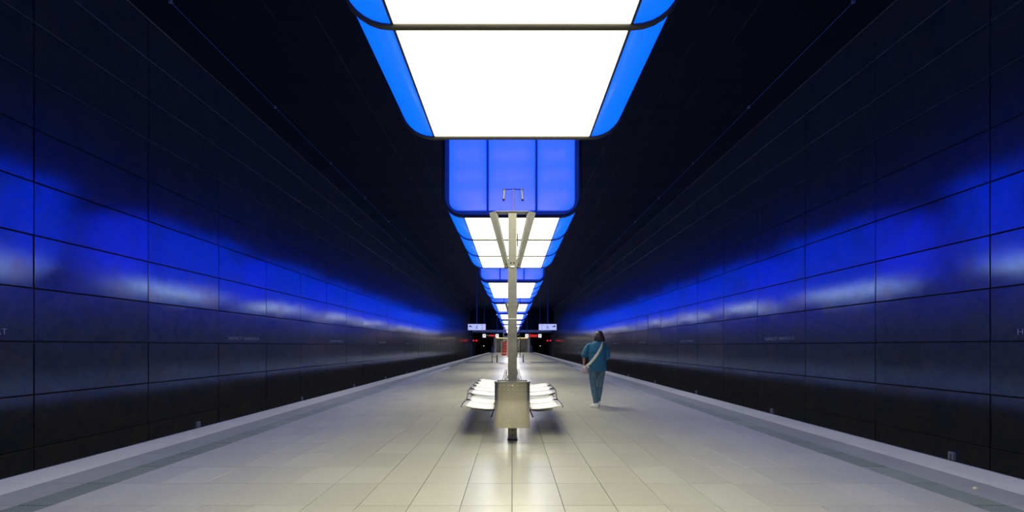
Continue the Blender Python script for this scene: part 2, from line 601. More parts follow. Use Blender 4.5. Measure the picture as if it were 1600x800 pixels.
YW = col_y(END_N)                 # 95.1 : the side walls end at the portals
txt_me = text_mesh('HAFENCITY UNIVERSITÄT', .148, .006, M['letters'], width=1.71, thin=.004)
br_me = MB().box(-.055, .055, -.05, 0, .05, .085).box(-.055, -.02, -.05, 0, -.06, .05).box(.02, .055, -.05, 0, -.06, .05).box(-.02, .02, -.012, 0, -.06, .05).mesh('bracket', M['lens'])
for s, nm in ((-1, 'left'), (1, 'right')):
    w = MB().box(min(s * (WALLX + PAN_T + .01), s * (WALLX + .3)), max(s * (WALLX + PAN_T + .01), s * (WALLX + .3)), Y0, YW, -1.5, CEIL + .1).build('wall_' + nm, M['joint'])
    tag(w, kind='structure')
    rz = 0 if s < 0 else PI
    rest = MB()
    for n in range(-4, END_N):
        for k in range(-3, 8):
            c = Vector((s * (WALLX + PAN_T), col_y(n) + COLL / 2, 1.3994 + (k + .5) * ROWH))
            ax, az = random.gauss(0, .0022), random.gauss(0, .0028)
            R = Matrix.Rotation(rz + az, 4, 'Z') @ Matrix.Rotation(ax, 4, 'Y')
            if 2 <= n < 17:
                o = link('steel_panel', pan_me, w)
                o.matrix_local = Matrix.Translation(c) @ R
            else:
                T = Matrix.Translation(c) @ R
                rest.add([T @ Vector(p) for p in pan.v], pan.f)
    tag(rest.build('distant_steel_panel', M['wall'], w), kind='stuff')
    # lettering, every third sheet
    for i in range(0, 11):
        yc = col_y(2.5 + 3 * i)
        o = link('lettering', txt_me, w)
        if s < 0:
            o.matrix_local = Matrix.Translation((-WALLX + .004, yc, 1.3994 + .105)) @ Matrix.Rotation(PI / 2, 4, 'Z') @ Matrix.Rotation(PI / 2, 4, 'X')
        else:
            o.matrix_local = Matrix.Translation((WALLX - .004, yc, 1.3994 + .105)) @ Matrix.Rotation(-PI / 2, 4, 'Z') @ Matrix.Rotation(PI / 2, 4, 'X')
    # small brackets low on the wall
    for i in range(0, 9):
        yb = (12.67 if s < 0 else 9.04) + 6.27 * i
        o = link('bracket', br_me, w)
        o.matrix_local = Matrix.Translation((s * WALLX, yb, -.73)) @ Matrix.Rotation(PI / 2 if s < 0 else -PI / 2, 4, 'Z')

# ------------------------------------------------------------------ ceiling
ceil = MB().box(-WALLX - .3, WALLX + .3, Y0, 112, CEIL + .017, CEIL + .3).build('ceiling', M['ceiljoint'])
tag(ceil, kind='structure')
CW = .953
xs = [WALLX - .01] + [7.25 - CW * i for i in range(8)]     # 8.19, 7.25 ... .58
strips = []
for i in range(len(xs) - 1):
    strips += [(xs[i + 1], xs[i]), (-xs[i], -xs[i + 1])]
strips.append((-xs[-1], xs[-1]))
cm_cache = {}
rest = MB()
for (xa, xb) in strips:
    wdt = round(xb - xa, 3)
    if wdt not in cm_cache:
        cm_cache[wdt] = MB().box(-wdt / 2 + .006, wdt / 2 - .006, -COLL / 2 + .004, COLL / 2 - .004, 0, .012).mesh('ceiling_panel', M['ceil'])
    for n in range(-4, 42):
        yc = col_y(n) + COLL / 2
        dz = random.uniform(0, .004)
        if 3 <= n < 15:
            link('ceiling_panel', cm_cache[wdt], ceil, ((xa + xb) / 2, yc, CEIL + dz))
        else:
            xc = (xa + xb) / 2
            rest.box(xc - wdt / 2 + .006, xc + wdt / 2 - .006, yc - COLL / 2 + .004, yc + COLL / 2 - .004, CEIL + dz, CEIL + .012 + dz)
tag(rest.build('distant_ceiling_panel', M['ceil'], ceil), kind='stuff')
for s, nm in ((-1, 1), (1, 2)):
    x = s * 7.27
    t = MB().tube([(x, Y0 + .1, CEIL - .05), (x, YW, CEIL - .05)], .011, 6).build('trim_%d' % nm, M['bluepost'])
    tag(t, kind='structure')
    clip = MB().box(-.03, .03, -.02, .02, -.07, 0).mesh('rail_clip', M['lens'])
    for i in range(16):
        link('rail_clip', clip, t, (x, 10.36 + i * 4.58 * 1, CEIL))

# ------------------------------------------------------------------ hanging light containers
HW, ZB, ZT, RC, CL = 1.40, CH + 2.66, CH + 5.46, .40, 6.5
def u_path(hw, zb, zt, r, n=7):
    p = [(-hw, zt), (-hw, zb + r)]
    for i in range(1, n):
        a = PI + (PI / 2) * i / n
        p.append((-hw + r + r * math.cos(a), zb + r + r * math.sin(a)))
    p.append((-hw + r, zb)); p.append((hw - r, zb))
    q = [(-x, z) for x, z in p[:-1]][::-1]
    return p[:-1] + q[0:] if False else p + [(-x, z) for x, z in p[:-2][::-1]]
def side_path(hw, zb, zt, r, s, n=8):
    p = []
    for i in range(n + 1):
        a = -PI / 2 + (PI / 2) * i / n
        p.append((s * (hw - r + r * math.cos(a)), zb + r + r * math.sin(a)))
    p.append((s * hw, zt))
    return p
SEG = CL / 3
def container_parts():
    P = []
    # ribs
    for i in range(4):
        y = i * SEG
        ya, yb = (y, y + .04) if i == 0 else ((y - .04, y) if i == 3 else (y - .022, y + .022))
        b = MB().band(u_path(HW + .03, ZB - .03, ZT, RC + .03), u_path(HW - .03, ZB + .03, ZT, RC - .03), ya, yb, True)
        P.append(('rib', b.mesh('rib', M['rib'])))
    for i in range(3):
        y0, y1 = i * SEG + .024, (i + 1) * SEG - .024
        if i == 0: y0 = .042
        if i == 2: y1 = CL - .042
        P.append(('white_diffuser', MB().box(-.975, .975, y0, y1, ZB, ZB + .02).mesh('white_diffuser', M['white'])))
        for s in (-1, 1):
            b = MB().band(side_path(HW, ZB, ZT - .02, RC, s), side_path(HW - .025, ZB + .025, ZT - .02, RC - .025, s), y0, y1, True)
            P.append(('blue_side_panel', b.mesh('blue_side_panel', M['blue'])))
    for s in (-1, 1):
        P.append(('edge_rail', MB().box(s * .9875 - .011, s * .9875 + .011, .03, CL - .03, ZB - .008, ZB + .02).mesh('edge_rail', M['black'])))
    # ends
    for e in (0, 1):
        ya, yb = (.005, .06) if e == 0 else (CL - .06, CL - .005)
        out = u_path(HW - .031, ZB + .031, ZT, RC - .031)
        inn = u_path(HW - .115, ZB + .115, ZT, .21)
        b = MB().band(out, inn, ya, yb)
        for x in (-.5, .5):
            b.box(x - .022, x + .022, ya, yb, ZB + .10, ZT)
        P.append(('end_frame', b.mesh('end_frame', M['frame'])))
        py0, py1 = (.034, .040) if e == 0 else (CL - .040, CL - .034)
        hw = HW - .115
        for (xa, xb) in ((-hw, -.522), (-.478, .478), (.522, hw)):
            if xa == -.478:
                poly = [(xa, ZB + .1), (xb, ZB + .1), (xb, ZT - .02), (xa, ZT - .02)]
            else:
                r = .2; sgn = -1 if xa < 0 else 1
                xo, xi = (xa, xb) if sgn < 0 else (xb, xa)
                zb = ZB + .112
                poly = [(xi, ZT - .02), (xi, zb)]
                for j in range(6):
                    a = PI / 2 * j / 5
                    poly.append((xo - sgn * r + sgn * r * math.sin(a), zb + r - r * math.cos(a)))
                poly.append((xo, ZT - .02))
            P.append(('end_pane', MB().prism(poly, py0, py1).mesh('end_pane', M['pane'])))
    for y in (.30, CL - .30):
        P.append(('hidden_light_stop', MB().prism(u_path(HW - .03, ZB + .03, ZT - .02, RC - .02), y, y + .004).mesh('hidden_light_stop', M['black'])))  # added unseen sheets that keep the white interior light off the end panes
    P.append(('roof', MB().box(-HW, HW, 0, CL, ZT - .015, ZT + .03).mesh('roof', M['roof'])))
    # lamps behind the end panes
    led = MB().add([(.035 * math.cos(t * PI / 3), 0, .035 * math.sin(t * PI / 3)) for t in range(6)], [(0, 1, 2, 3, 4, 5)]).mesh('lamp', M['led'])
    for x in (-1.05, -.74, -.26, 0, .26, .74, 1.05):
        for j in range(6):
            P.append(('lamp', led, (x, .23, ZB + .42 + j * .42)))
    for sx in (-1, 1):
        for y in (.9, CL - .9):
            b2 = MB().tube([(sx * .95, y, ZT), (sx * .95, y, CEIL)], .022, 8)
            P.append(('hanger_rod', b2.mesh('hanger_rod', M['black'])))
    return P
cparts = container_parts()
clabels = ['blue-sided light container hanging out of sight behind the viewpoint',
           'large white-bottomed blue light container overhead, nearest and cut by the top of the photo',
           'blue-fronted light container hanging right behind the forked steel mast, its three panes fully lit',
           'hanging light container directly behind the one seen through the forked mast, third from the viewer',
           'fourth hanging blue and white light container counted from the viewer',
           'fifth hanging blue and white light container counted from the viewer',
           'sixth hanging blue and white light container counted from the viewer',
           'seventh hanging blue and white light container counted from the viewer',
           'eighth hanging blue and white light container counted from the viewer',
           'ninth hanging light container from the viewer, second-farthest from the viewer',
           'tenth and farthest hanging light container, small above the far stairs']
for i, lab in enumerate(clabels):
    y = -10.55 + 10.25 * i
    t = thing('light_container', lab, 'ceiling light', (0, y, 0), 'hanging light containers over the platform')
    for nm, me, *at in cparts:
        if nm == 'lamp' and not (2 <= i <= 3): continue
        link(nm, me, t, at[0] if at else None)

# ------------------------------------------------------------------ forked steel masts
def make_mast(y, label, top=True):
    t = thing('steel_mast', label, 'mast', (.006, y, 0), 'forked steel masts along the platform centre')
    h = .063
    b = MB().box(-h, h, -h, h, .02, 2.42)
    b.build('lower_post', M['mast'], t)
    MB().box(-h + .004, h - .004, -h + .004, h - .004, 2.42, 3.20).build('upper_post', M['mast'], t)
    MB().box(-h - .01, h + .01, -h - .01, h + .01, .0, .02).build('base_plate', M['black'], t)
    MB().box(-h - .004, h + .004, -h - .004, h + .004, 1.70, 1.712).build('seam_ring', M['bright'], t)
    for z in (.075, .145):
        MB().tube([(0, -h - .004, z), (0, -h + .004, z)], .013, 8).build('bolt', M['black'], t)
    for s in (-1, 1):
        # angled channel: dull outer face, flange towards the post coloured paler as if lit
        def ring4(xo, xi, xf, zo, zi):
            return [(s * xo, -.085, zo), (s * xi, -.085, zi), (s * xf, .0, zi), (s * xf, .075, zi), (s * xo, .075, zo)]
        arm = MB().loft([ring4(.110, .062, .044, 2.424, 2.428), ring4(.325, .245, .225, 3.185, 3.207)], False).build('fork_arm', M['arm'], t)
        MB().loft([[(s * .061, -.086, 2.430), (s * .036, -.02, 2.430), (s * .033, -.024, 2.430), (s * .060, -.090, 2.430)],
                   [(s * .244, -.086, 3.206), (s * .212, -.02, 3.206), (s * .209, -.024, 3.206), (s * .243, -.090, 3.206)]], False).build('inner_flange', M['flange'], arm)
        MB().tube([(s * .085, -.090, 2.465), (s * .085, -.080, 2.465)], .012, 8).build('bolt', M['black'], arm)
    MB().box(-.235, .235, -.085, .075, 3.203, 3.213).build('top_plate', M['mast'], t)
    MB().box(-.028, .028, -.082, -.060, 2.425, 2.445).build('spacer', M['bright'], t)
    for x in (-.022, .022):
        MB().tube([(x, -h - .006, 2.49), (x, -h + .006, 2.49)], .010, 8).build('bolt', M['black'], t)
    if top:
        MB().box(h, h + .018, -.03, .03, 2.73, 2.91).build('side_plate', M['black'], t)
        MB().tube([(0.01, 0, 3.207), (0.01, 0, 3.545)], .012, 8).build('antenna_rod', M['mast'], t)
        cb = MB().tube([(-.115, 0, 3.535), (-.03, 0, 3.54), (0.01, 0, 3.545), (.05, 0, 3.54), (.14, 0, 3.535)], .008, 6)
        cb.build('cross_bar', M['black'], t)
        for s in (-1, 1):
            x = .01 + s * .122
            hd = MB().tube([(x, 0, 3.525), (x + s * .012, 0, 3.40)], .021, 10).build('camera_housing', M['lens'], t)
            MB().ellipsoid((x, 0, 3.535), (.027, .027, .022), 10, 6).build('housing_joint', M['mast'], hd)
            MB().tube([(x + s * .012, 0, 3.40), (x + s * .014, 0, 3.375)], [.021, .014], 10).build('housing_tip', M['black'], hd)
    return t
make_mast(6.88, 'tall forked stainless steel mast in the centre, rising behind the waste bin')
make_mast(20.95, 'second forked steel mast, mostly hidden behind the near central mast', False)

# ------------------------------------------------------------------ waste bin
BX0, BX1, BY0, BY1, BZ0, BZ1 = -.232, .238, 6.42, 6.76, .235, .85
t = thing('waste_bin', 'stainless steel waste bin with rows of dimples, mounted in front of the central mast', 'bin', (.003, 6.6, 0))
def rrect(x0, x1, y0, y1, r, z, n=5):
    pts = []
    for (cx, cy, a0) in ((x1 - r, y0 + r, -PI / 2), (x1 - r, y1 - r, 0), (x0 + r, y1 - r, PI / 2), (x0 + r, y0 + r, PI)):
        for i in range(n + 1):
            a = a0 + PI / 2 * i / n
            pts.append((cx + r * math.cos(a), cy + r * math.sin(a), z))
    return pts
hx, hy = .235, .165
def ring(k, z, r=.06): return rrect(-hx + k, hx - k, -hy + k, hy - k, r - k, z)
shell = MB().loft([ring(.006, .235), ring(0, .243), ring(0, .62), ring(0, .835)], True)
sh = shell.build('bin_shell', M['stainless'], t)
MB().loft([ring(-.004, .612), ring(-.004, .616)], True).build('seam', M['stainless'], t)
rim = MB()
ro, ri = ring(-.008, .835), ring(.03, .835)
ro2, ri2 = ring(-.008, .852), ring(.03, .852)
rim.loft([ri, ro, ro2, ri2, ri], False, False)
rim.build('top_rim', M['mast'], t)
MB().loft([ring(.032, .80), ring(.032, .838)], False).build('opening', M['black'], t)
dm = MB().ellipsoid((0, 0, 0), (.0042, .0028, .0042), 6, 4).mesh('dimple', M['bright'])
for r in range(10):
    for c in range(7):
        link('dimple', dm, sh, (-.168 + c * .059, -hy - .0003, .282 + r * .058))
MB().ellipsoid((0, -hy, .795), (.012, .006, .010), 8, 5).build('lock', M['bright'], t)
MB().tube([(.0, -hy - .006, .79), (-.014, -hy - .008, .782)], .004, 6).build('lock_tab', M['black'], t)
MB().box(-.05, .05, hy - .002, .215, .45, .60).build('mounting_bracket', M['black'], t)

# ------------------------------------------------------------------ back-to-back bench
bench = thing('platform_bench', 'double-sided perforated steel bench behind the waste bin and central mast', 'bench', (0, 7.0, 0))
for s in (-1, 1):
    x = s * .16
    MB().box(min(x - .02, x + .02), max(x - .02, x + .02), -.03, 9.2, .30, .36).build('support_beam', M['black'], bench)
def lip(y):      # outer rail height and reach
    u = max(0, min(1, (y - .75) / 1.2)); u = u * u * (3 - 2 * u)
    return .715 + .06 * u, .462 + .058 * u
PITCH = .68
for s, cnt in ((-1, 7), (1, 5)):
    for i in range(cnt):
        ya = -.02 + i * PITCH; yb = ya + PITCH - .028
        ox, oz = lip((ya + yb) / 2)
        iz = oz - .045
        prof = [(.235, iz + .045), (.25, iz + .008), (.285, iz), (.40, iz + .004), (.56, iz + .022), (ox - .07, oz - .003), (ox - .02, oz), (ox, oz - .012)]
        top = []; 
        b = MB()
        n = len(prof)
        vs = [(s * x, ya + .012, z) for x, z in prof] + [(s * x, yb - .012, z) for x, z in prof]
        vs += [(s * x, ya + .012, z - .004) for x, z in prof] + [(s * x, yb - .012, z - .004) for x, z in prof]
        fs = []
        for j in range(n - 1):
            fs.append((j, j + 1, n + j + 1, n + j)); fs.append((2 * n + j, 3 * n + j, 3 * n + j + 1, 2 * n + j + 1))
        b.add(vs, fs, True)
        seat = b.build('seat', M['perf'], bench)
        for yy in (ya, yb):
            MB().tube([(s * x, yy, z + .004) for x, z in prof], .012, 6).build('seat_rim', M['bright'], seat)
        MB().tube([(s * ox, ya, oz - .008), (s * ox, yb, oz - .008)], .012, 6).build('seat_rim', M['bright'], seat)
        # dark forked bracket between this seat and the next
        if i > 0:
            ox, oz = lip(ya - .02)
            y = ya - .025
            br = MB()
            br.tube([(s * (ox - .13), y, oz - .03), (s * (ox - .05), y, oz + .02), (s * ox, y, oz + .03)], .011, 6)
            br.tube([(s * (ox - .05), y, oz + .02), (s * (ox - .04), y + .10, oz - .01)], .009, 6)
            br.tube([(s * .18, y, .34), (s * .30, y, .42), (s * (ox - .13), y, oz - .045)], .013, 6)
            br.build('bracket', M['black'], bench)
    end = cnt * PITCH - .05
    pts = []
    for j in range(18):
        y = -.02 + (end + .02) * j / 17
        ox, oz = lip(y); pts.append((s * (ox + .012), y, oz + .012 - (.02 if j == 0 else 0)))
    MB().tube(pts, .011, 6).build('outer_rail', M['black'], bench)
    MB().tube([(s * .30, -.02, .30), (s * .24, -.02, .46), (s * .255, -.02, .51)], .012, 6).build('end_bracket', M['black'], bench)
    MB().loft([[(s * x, y, z) for x, z in ((.22, .40), (.34, .375), (.48, .375), (.60, .40))] for y in (.04, 1.9)], True, False, False).build('under_pan', M['bright'], bench)
    # slim rails running on behind the mast
    for dx, mt in ((.0, 'black'), (.022, 'bright'), (.048, 'black')):
        MB().tube([(s * (.165 + dx), 4.0, .55), (s * (.165 + dx), 8.9, .56)], .010, 6).build('back_rail', M[mt], bench)
for y in (1.3, 4.9, 8.8):
    MB().box(-.05, .05, y - .05, y + .05, 0, .36).box(-.18, .18, y - .03, y + .03, .28, .33).build('pedestal', M['mast'], bench)
    MB().box(-.175, -.155, y - .01, y + .01, .33, .55).box(.155, .175, y - .01, y + .01, .33, .55).build('rail_post', M['black'], bench)

# ------------------------------------------------------------------ the walking person
def solid(mb, name, mat, voxel, parent, smooth_it=3, smf=.5):
    me = mb.mesh('tmp', None)
    ob = bpy.data.objects.new('tmp', me); COL.objects.link(ob)
    m = ob.modifiers.new('r', 'REMESH'); m.mode = 'VOXEL'; m.voxel_size = voxel; m.use_smooth_shade = True
    if smooth_it:
        sm = ob.modifiers.new('s', 'SMOOTH'); sm.iterations = smooth_it; sm.factor = smf
    bpy.context.view_layer.update()
    dg = bpy.context.evaluated_depsgraph_get()
    r = bpy.data.meshes.new_from_object(ob.evaluated_get(dg))
    bpy.data.objects.remove(ob)
    r.name = name; r.materials.clear(); r.materials.append(mat)
    r.polygons.foreach_set('use_smooth', [True] * len(r.polygons))
    return link(name, r, parent)
def ell(cx, cy, z, rx, ry, n=18, p=2.3):
    out = []
    for j in range(n):
        a = 2 * PI * j / n
        ca, sa = math.cos(a), math.sin(a)
        out.append((cx + rx * math.copysign(abs(ca) ** (2 / p), ca), cy + ry * math.copysign(abs(sa) ** (2 / p), sa), z))
    return out
per = thing('person', 'person in teal denim jacket and faded jeans walking away right of the bench', 'person', (1.815, 10.45, 0))
# joints (x right, y away from the camera, z up)
LS, LE, LW = (-.165, .02, 1.36), (-.265, -.01, 1.12), (-.255, .12, .955)
RS, RE, RW = (.185, .03, 1.355), (.245, .02, 1.10), (.20, .22, 1.01)
LH, LK, LA = (-.085, 0, .86), (-.060, .035, .47), (-.010, -.02, .085)
RH, RK, RA = (.105, .01, .86), (.105, .16, .48), (.095, .34, .10)
body = MB()
body.loft([ell(.01, .0, .80, .15, .11), ell(.01, .0, .92, .17, .12), ell(.01, 0, 1.05, .14, .10), ell(.015, .01, 1.22, .155, .105), ell(.015, .01, 1.32, .145, .085), ell(.02, .01, 1.385, .085, .065), ell(.025, .015, 1.43, .055, .055)])
body.tube([(.025, .012, 1.38), (.045, .03, 1.47)], .052, 12)
HC = (.062, .04, 1.545)
body.ellipsoid(HC, (.072, .092, .108), 18, 12)
body.ellipsoid((HC[0], HC[1] + .045, HC[2] - .05), (.05, .05, .055), 14, 9)          # jaw
body.ellipsoid((HC[0], HC[1] + .10, HC[2] - .015), (.012, .018, .022), 8, 6)         # nose
body.ellipsoid((HC[0], HC[1] + .092, HC[2] - .055), (.024, .010, .008), 8, 6)        # mouth
for s in (-1, 1):
    body.ellipsoid((HC[0] + s * .073, HC[1], HC[2] - .01), (.010, .020, .030), 8, 6)
def limb(b, a, c, d, r0, r1, r2, n=12):
    a, c, d = Vector(a), Vector(c), Vector(d)
    pts = [a, a.lerp(c, .5), c, c.lerp(d, .35), d]
    b.tube(pts, [r0, (r0 + r1) / 2, r1, (r1 * 1.04 + r2) / 2 + .003, r2], n)
limb(body, (LS[0] + .02, LS[1], LS[2] - .05), LE, LW, .046, .038, .024)
limb(body, (RS[0] - .02, RS[1], RS[2] - .05), RE, RW, .046, .038, .024)
limb(body, LH, LK, LA, .080, .055, .036)
limb(body, RH, RK, RA, .080, .055, .036)
def hand(b, w, d, side, curl):
    """palm, four bent fingers and a thumb at wrist w, pointing along d"""
    w = Vector(w); d = Vector(d).normalized()
    acr = Vector((0, 1, 0)); acr = (acr - d * acr.dot(d)).normalized()    # across the palm
    nrm = d.cross(acr).normalized() * side
    b.tube([w - d * .01, w + d * .03, w + d * .085], [.023, .026, .024], 10, r2=[.018, .016, .013])
    b.ellipsoid(w + d * .05, (.018, .034, .040), 10, 8, Matrix((nrm, acr, d)).transposed())
    for i, L in enumerate((.066, .075, .070, .054)):
        o = w + d * .078 + acr * (.030 - .020 * i)
        p1 = o + (d * math.cos(curl * .5) + nrm * math.sin(curl * .5)) * L * .45
        p2 = p1 + (d * math.cos(curl * 1.2) + nrm * math.sin(curl * 1.2)) * L * .32
        p3 = p2 + (d * math.cos(curl * 1.8) + nrm * math.sin(curl * 1.8)) * L * .25
        b.tube([o - d * .02, o, p1, p2, p3], [.009, .009, .0085, .008, .0065], 8)
    o = w + d * .028 + acr * .024
    td = (d * .7 + acr * .65 + nrm * .3).normalized()
    b.tube([o - td * .01, o + td * .03, o + td * .03 + (d * .8 + nrm * .5).normalized() * .028], [.012, .0105, .008], 8)
hand(body, LW, (.03, .35, -1), 1, .55)
hand(body, RW, (-.45, .75, .0), -1, .5)
for a, s in ((LA, 0), (RA, 0)):
    body.tube([(a[0], a[1] - .02, a[2] - .035), (a[0], a[1] + .06, a[2] - .045), (a[0], a[1] + .15, a[2] - .06)], [.034, .034, .022], 10)
solid(body, 'body', M['skin'], .0065, per, 2)
for s in (-1, 1):
    MB().ellipsoid((HC[0] + s * .028, HC[1] + .087, HC[2] + .005), (.012, .008, .009), 10, 6).build('eye', M['eye'], per)
# jacket: loose, hem below the waist, sleeves to just under the elbow
jk = MB()
jk.loft([ell(.03, .0, .80, .182, .138), ell(.03, .0, .84, .186, .142), ell(.025, -.005, .95, .190, .150), ell(.015, -.01, 1.10, .185, .150), ell(.01, -.01, 1.22, .190, .148),
         ell(.01, -.005, 1.30, .190, .132), ell(.015, 0, 1.345, .182, .118), ell(.018, .003, 1.385, .148, .100), ell(.02, .005, 1.41, .09, .08), ell(.03, .01, 1.44, .062, .062)])
def sleeve(a, c, d, f):
    a, c, d = Vector(a), Vector(c), Vector(d)
    e = c.lerp(d, f)
    jk.tube([a + Vector((0, 0, -.045)), a.lerp(c, .4), c, e, e.lerp(d, .02)], [.066, .070, .064, .058, .055], 14)
    jk.tube([e.lerp(c, .35), e.lerp(c, .2)], [.061, .062], 14)
jk.ellipsoid((LS[0] + .015, LS[1] - .01, LS[2] - .030), (.068, .085, .068))
jk.ellipsoid((RS[0] - .015, RS[1] - .01, RS[2] - .030), (.068, .085, .068))
sleeve(LS, LE, LW, .15); sleeve(RS, RE, RW, .45)
jacket = solid(jk, 'jacket', M['jacket'], .009, per, 12)
MB().loft([ell(.03, 0, .792, .186, .142), ell(.03, 0, .832, .190, .146)], True).build('hem_band', M['jacket'], jacket)
MB().loft([ell(.032, .008, 1.425, .074, .072), ell(.036, .012, 1.455, .066, .064)], True).build('collar', M['jacket'], jacket)
# jeans
jn = MB()
jn.loft([ell(.01, .0, .77, .150, .110), ell(.01, .0, .81, .172, .125), ell(.01, 0, .88, .168, .122), ell(.01, 0, .96, .15, .11)])
def trouser(h, k, a):
    h, k, a = Vector(h), Vector(k), Vector(a)
    jn.tube([h, h.lerp(k, .3), h.lerp(k, .7), k, k.lerp(a, .35), k.lerp(a, .8), a + Vector((0, 0, .01))], [.096, .092, .078, .068, .067, .056, .054], 14)
trouser(LH, LK, LA); trouser(RH, RK, RA)
jeans = solid(jn, 'jeans', M['jeans'], .009, per, 3)
# hair: shoulder-length bob
hr = MB()
hr.ellipsoid((HC[0], HC[1] - .012, HC[2] + .016), (.094, .104, .098), 24, 14)
hr.ellipsoid((HC[0] - .002, HC[1] - .038, HC[2] - .035), (.108, .078, .105), 24, 14)
for i in range(13):
    a = PI + PI * i / 12
    cx, cy = HC[0] + .083 * math.cos(a), HC[1] - .035 + .062 * math.sin(a)
    hr.tube([(cx, cy, HC[2] - .01), (cx + .012 * math.cos(a), cy, HC[2] - .06), (cx + .018 * math.cos(a), cy - .004, HC[2] - .115 - .012 * (i % 3))], [.024, .026, .012], 8)
solid(hr, 'hair', M['hair'], .007, per, 8)
def shoe(a, turn):
    b = MB()
    x, y = a[0], a[1]
    b.loft([ell(x, y + .05, .020, .043, .125, p=2.6), ell(x, y + .05, .035, .045, .128, p=2.6), ell(x, y + .035, .055, .042, .11), ell(x, y + .0, .080, .039, .07), ell(x, y - .015, .108, .037, .048)])
    so = MB().loft([ell(x, y + .05, .0, .046, .132, p=2.6), ell(x, y + .05, .022, .049, .136, p=2.6)])
    T = Matrix.Translation((x, y, 0)) @ Matrix.Rotation(turn, 4, 'Z') @ Matrix.Translation((-x, -y, 0))
    for m_ in (b, so): m_.v = [tuple(T @ Vector(p)) for p in m_.v]
    sh = solid(b, 'shoe', M['shoe'], .006, per, 2)
    so.build('sole', M['sole'], sh)
shoe(LA, .6); shoe((RA[0], RA[1], 0), 0)
# bag and its strap
bag = thing('shoulder_bag', 'pale pink shoulder bag on a cream strap at the left hip of the walking person', 'bag', (1.815, 10.45, 0))
b = MB().loft([ell(-.235, .07, .72, .050, .085), ell(-.237, .07, .74, .062, .105), ell(-.237, .07, .82, .064, .11), ell(-.237, .07, .865, .050, .10), ell(-.237, .07, .89, .022, .09)])
solid(b, 'pouch', M['bag'], .007, bag, 2)
MB().box(-.300, -.292, .0, .14, .80, .875).build('flap', M['bag'], bag)
path0 = [(.118, .0, 1.430), (.118, -.085, 1.405), (.075, -.160, 1.30), (.0, -.178, 1.17), (-.09, -.182, 1.05), (-.170, -.145, .95), (-.232, -.03, .885)]
path = []
for i in range(6):
    for q in range(4): path.append(tuple(Vector(path0[i]).lerp(Vector(path0[i + 1]), q / 4)))
path.append(path0[-1])
b = MB()
vs = []; fs = []
for i, p in enumerate(path):
    p = Vector(p); d = (Vector(path[min(i + 1, len(path) - 1)]) - Vector(path[max(i - 1, 0)])).normalized()
    out = Vector((p.x - .01, p.y - .02, 0)).normalized() if i > 3 else Vector((0, -.6, 1)).normalized()
    w = d.cross(out).normalized() * .027
    for q in (p + w, p - w, p - w + out * .004, p + w + out * .004): vs.append(q)
for i in range(len(path) - 1):
    for j in range(4):
        a = i * 4 + j; c = i * 4 + (j + 1) % 4
        fs.append((a, c, c + 4, a + 4))
b.add(vs, fs, True).build('strap', M['strap'], bag)

# ------------------------------------------------------------------ mobile work platform far along the platform
t = thing('mobile_scaffold', 'wheeled work platform with red steps and a ladder, behind the central mast', 'scaffold', (0, 40, 0))
MB().box(-1.25, .98, -.45, -.40, .42, .48).box(-1.25, .98, .40, .45, .42, .48).build('deck_frame', M['alu'], t)
MB().box(-.80, .70, -.42, .42, .47, .50).build('deck', M['alu'], t)
for x, y in ((-1.62, -.45), (-1.22, -.9), (.92, -.6), (.92, .5), (-1.22, .6)):
    lg = MB().tube([(x, y, .12), (x, y, .62 if x < 0 else .68)], .028, 6).tube([(x, y, .45), (-1.0 if x < 0 else .8, 0, .45)], .022, 6).build('leg', M['black'], t)
    MB().tube([(x - .03, y, .09), (x + .03, y, .09)], .09, 10).build('caster', M['black'], lg)
for i in range(5):
    z = .55 + i * .235
    y = -.42 + i * .10
    st = MB().box(-.84 + i * .02, -.44, y - .02, y, z, z + .19).box(-.84 + i * .02, -.44, y, y + .12, z + .17, z + .19).build('step', M['redpaint'], t)
MB().box(-.86, -.84, -.44, .1, .5, 1.75).build('side_rail', M['alu'], t)
MB().box(-.42, -.17, -.50, -.47, .48, 1.85).build('barrier_board', M['pinkboard'], t)
for x in (-.72, -.36):
    MB().tube([(x, -.1, 1.7), (x + .14, .1, 4.9)], .025, 6).build('ladder_rail', M['alu'], t)
for i in range(11):
    z = 1.85 + i * .28; u = (z - 1.7) / 3.2
    MB().tube([(-.72 + .14 * u, -.1 + .2 * u, z), (-.36 + .14 * u, -.1 + .2 * u, z)], .02, 6).build('rung', M['alu'], t)
for x, y in ((.42, -.3), (.66, -.3), (.42, .3), (.66, .3)):
    MB().tube([(x, y, .48), (x, y, 2.95)], .024, 6).build('tower_post', M['black'], t)
for i in range(8):
    z = .65 + i * .3
    MB().tube([(.42, -.3, z), (.66, -.3, z + .25)], .015, 6).build('brace', M['alu'], t)

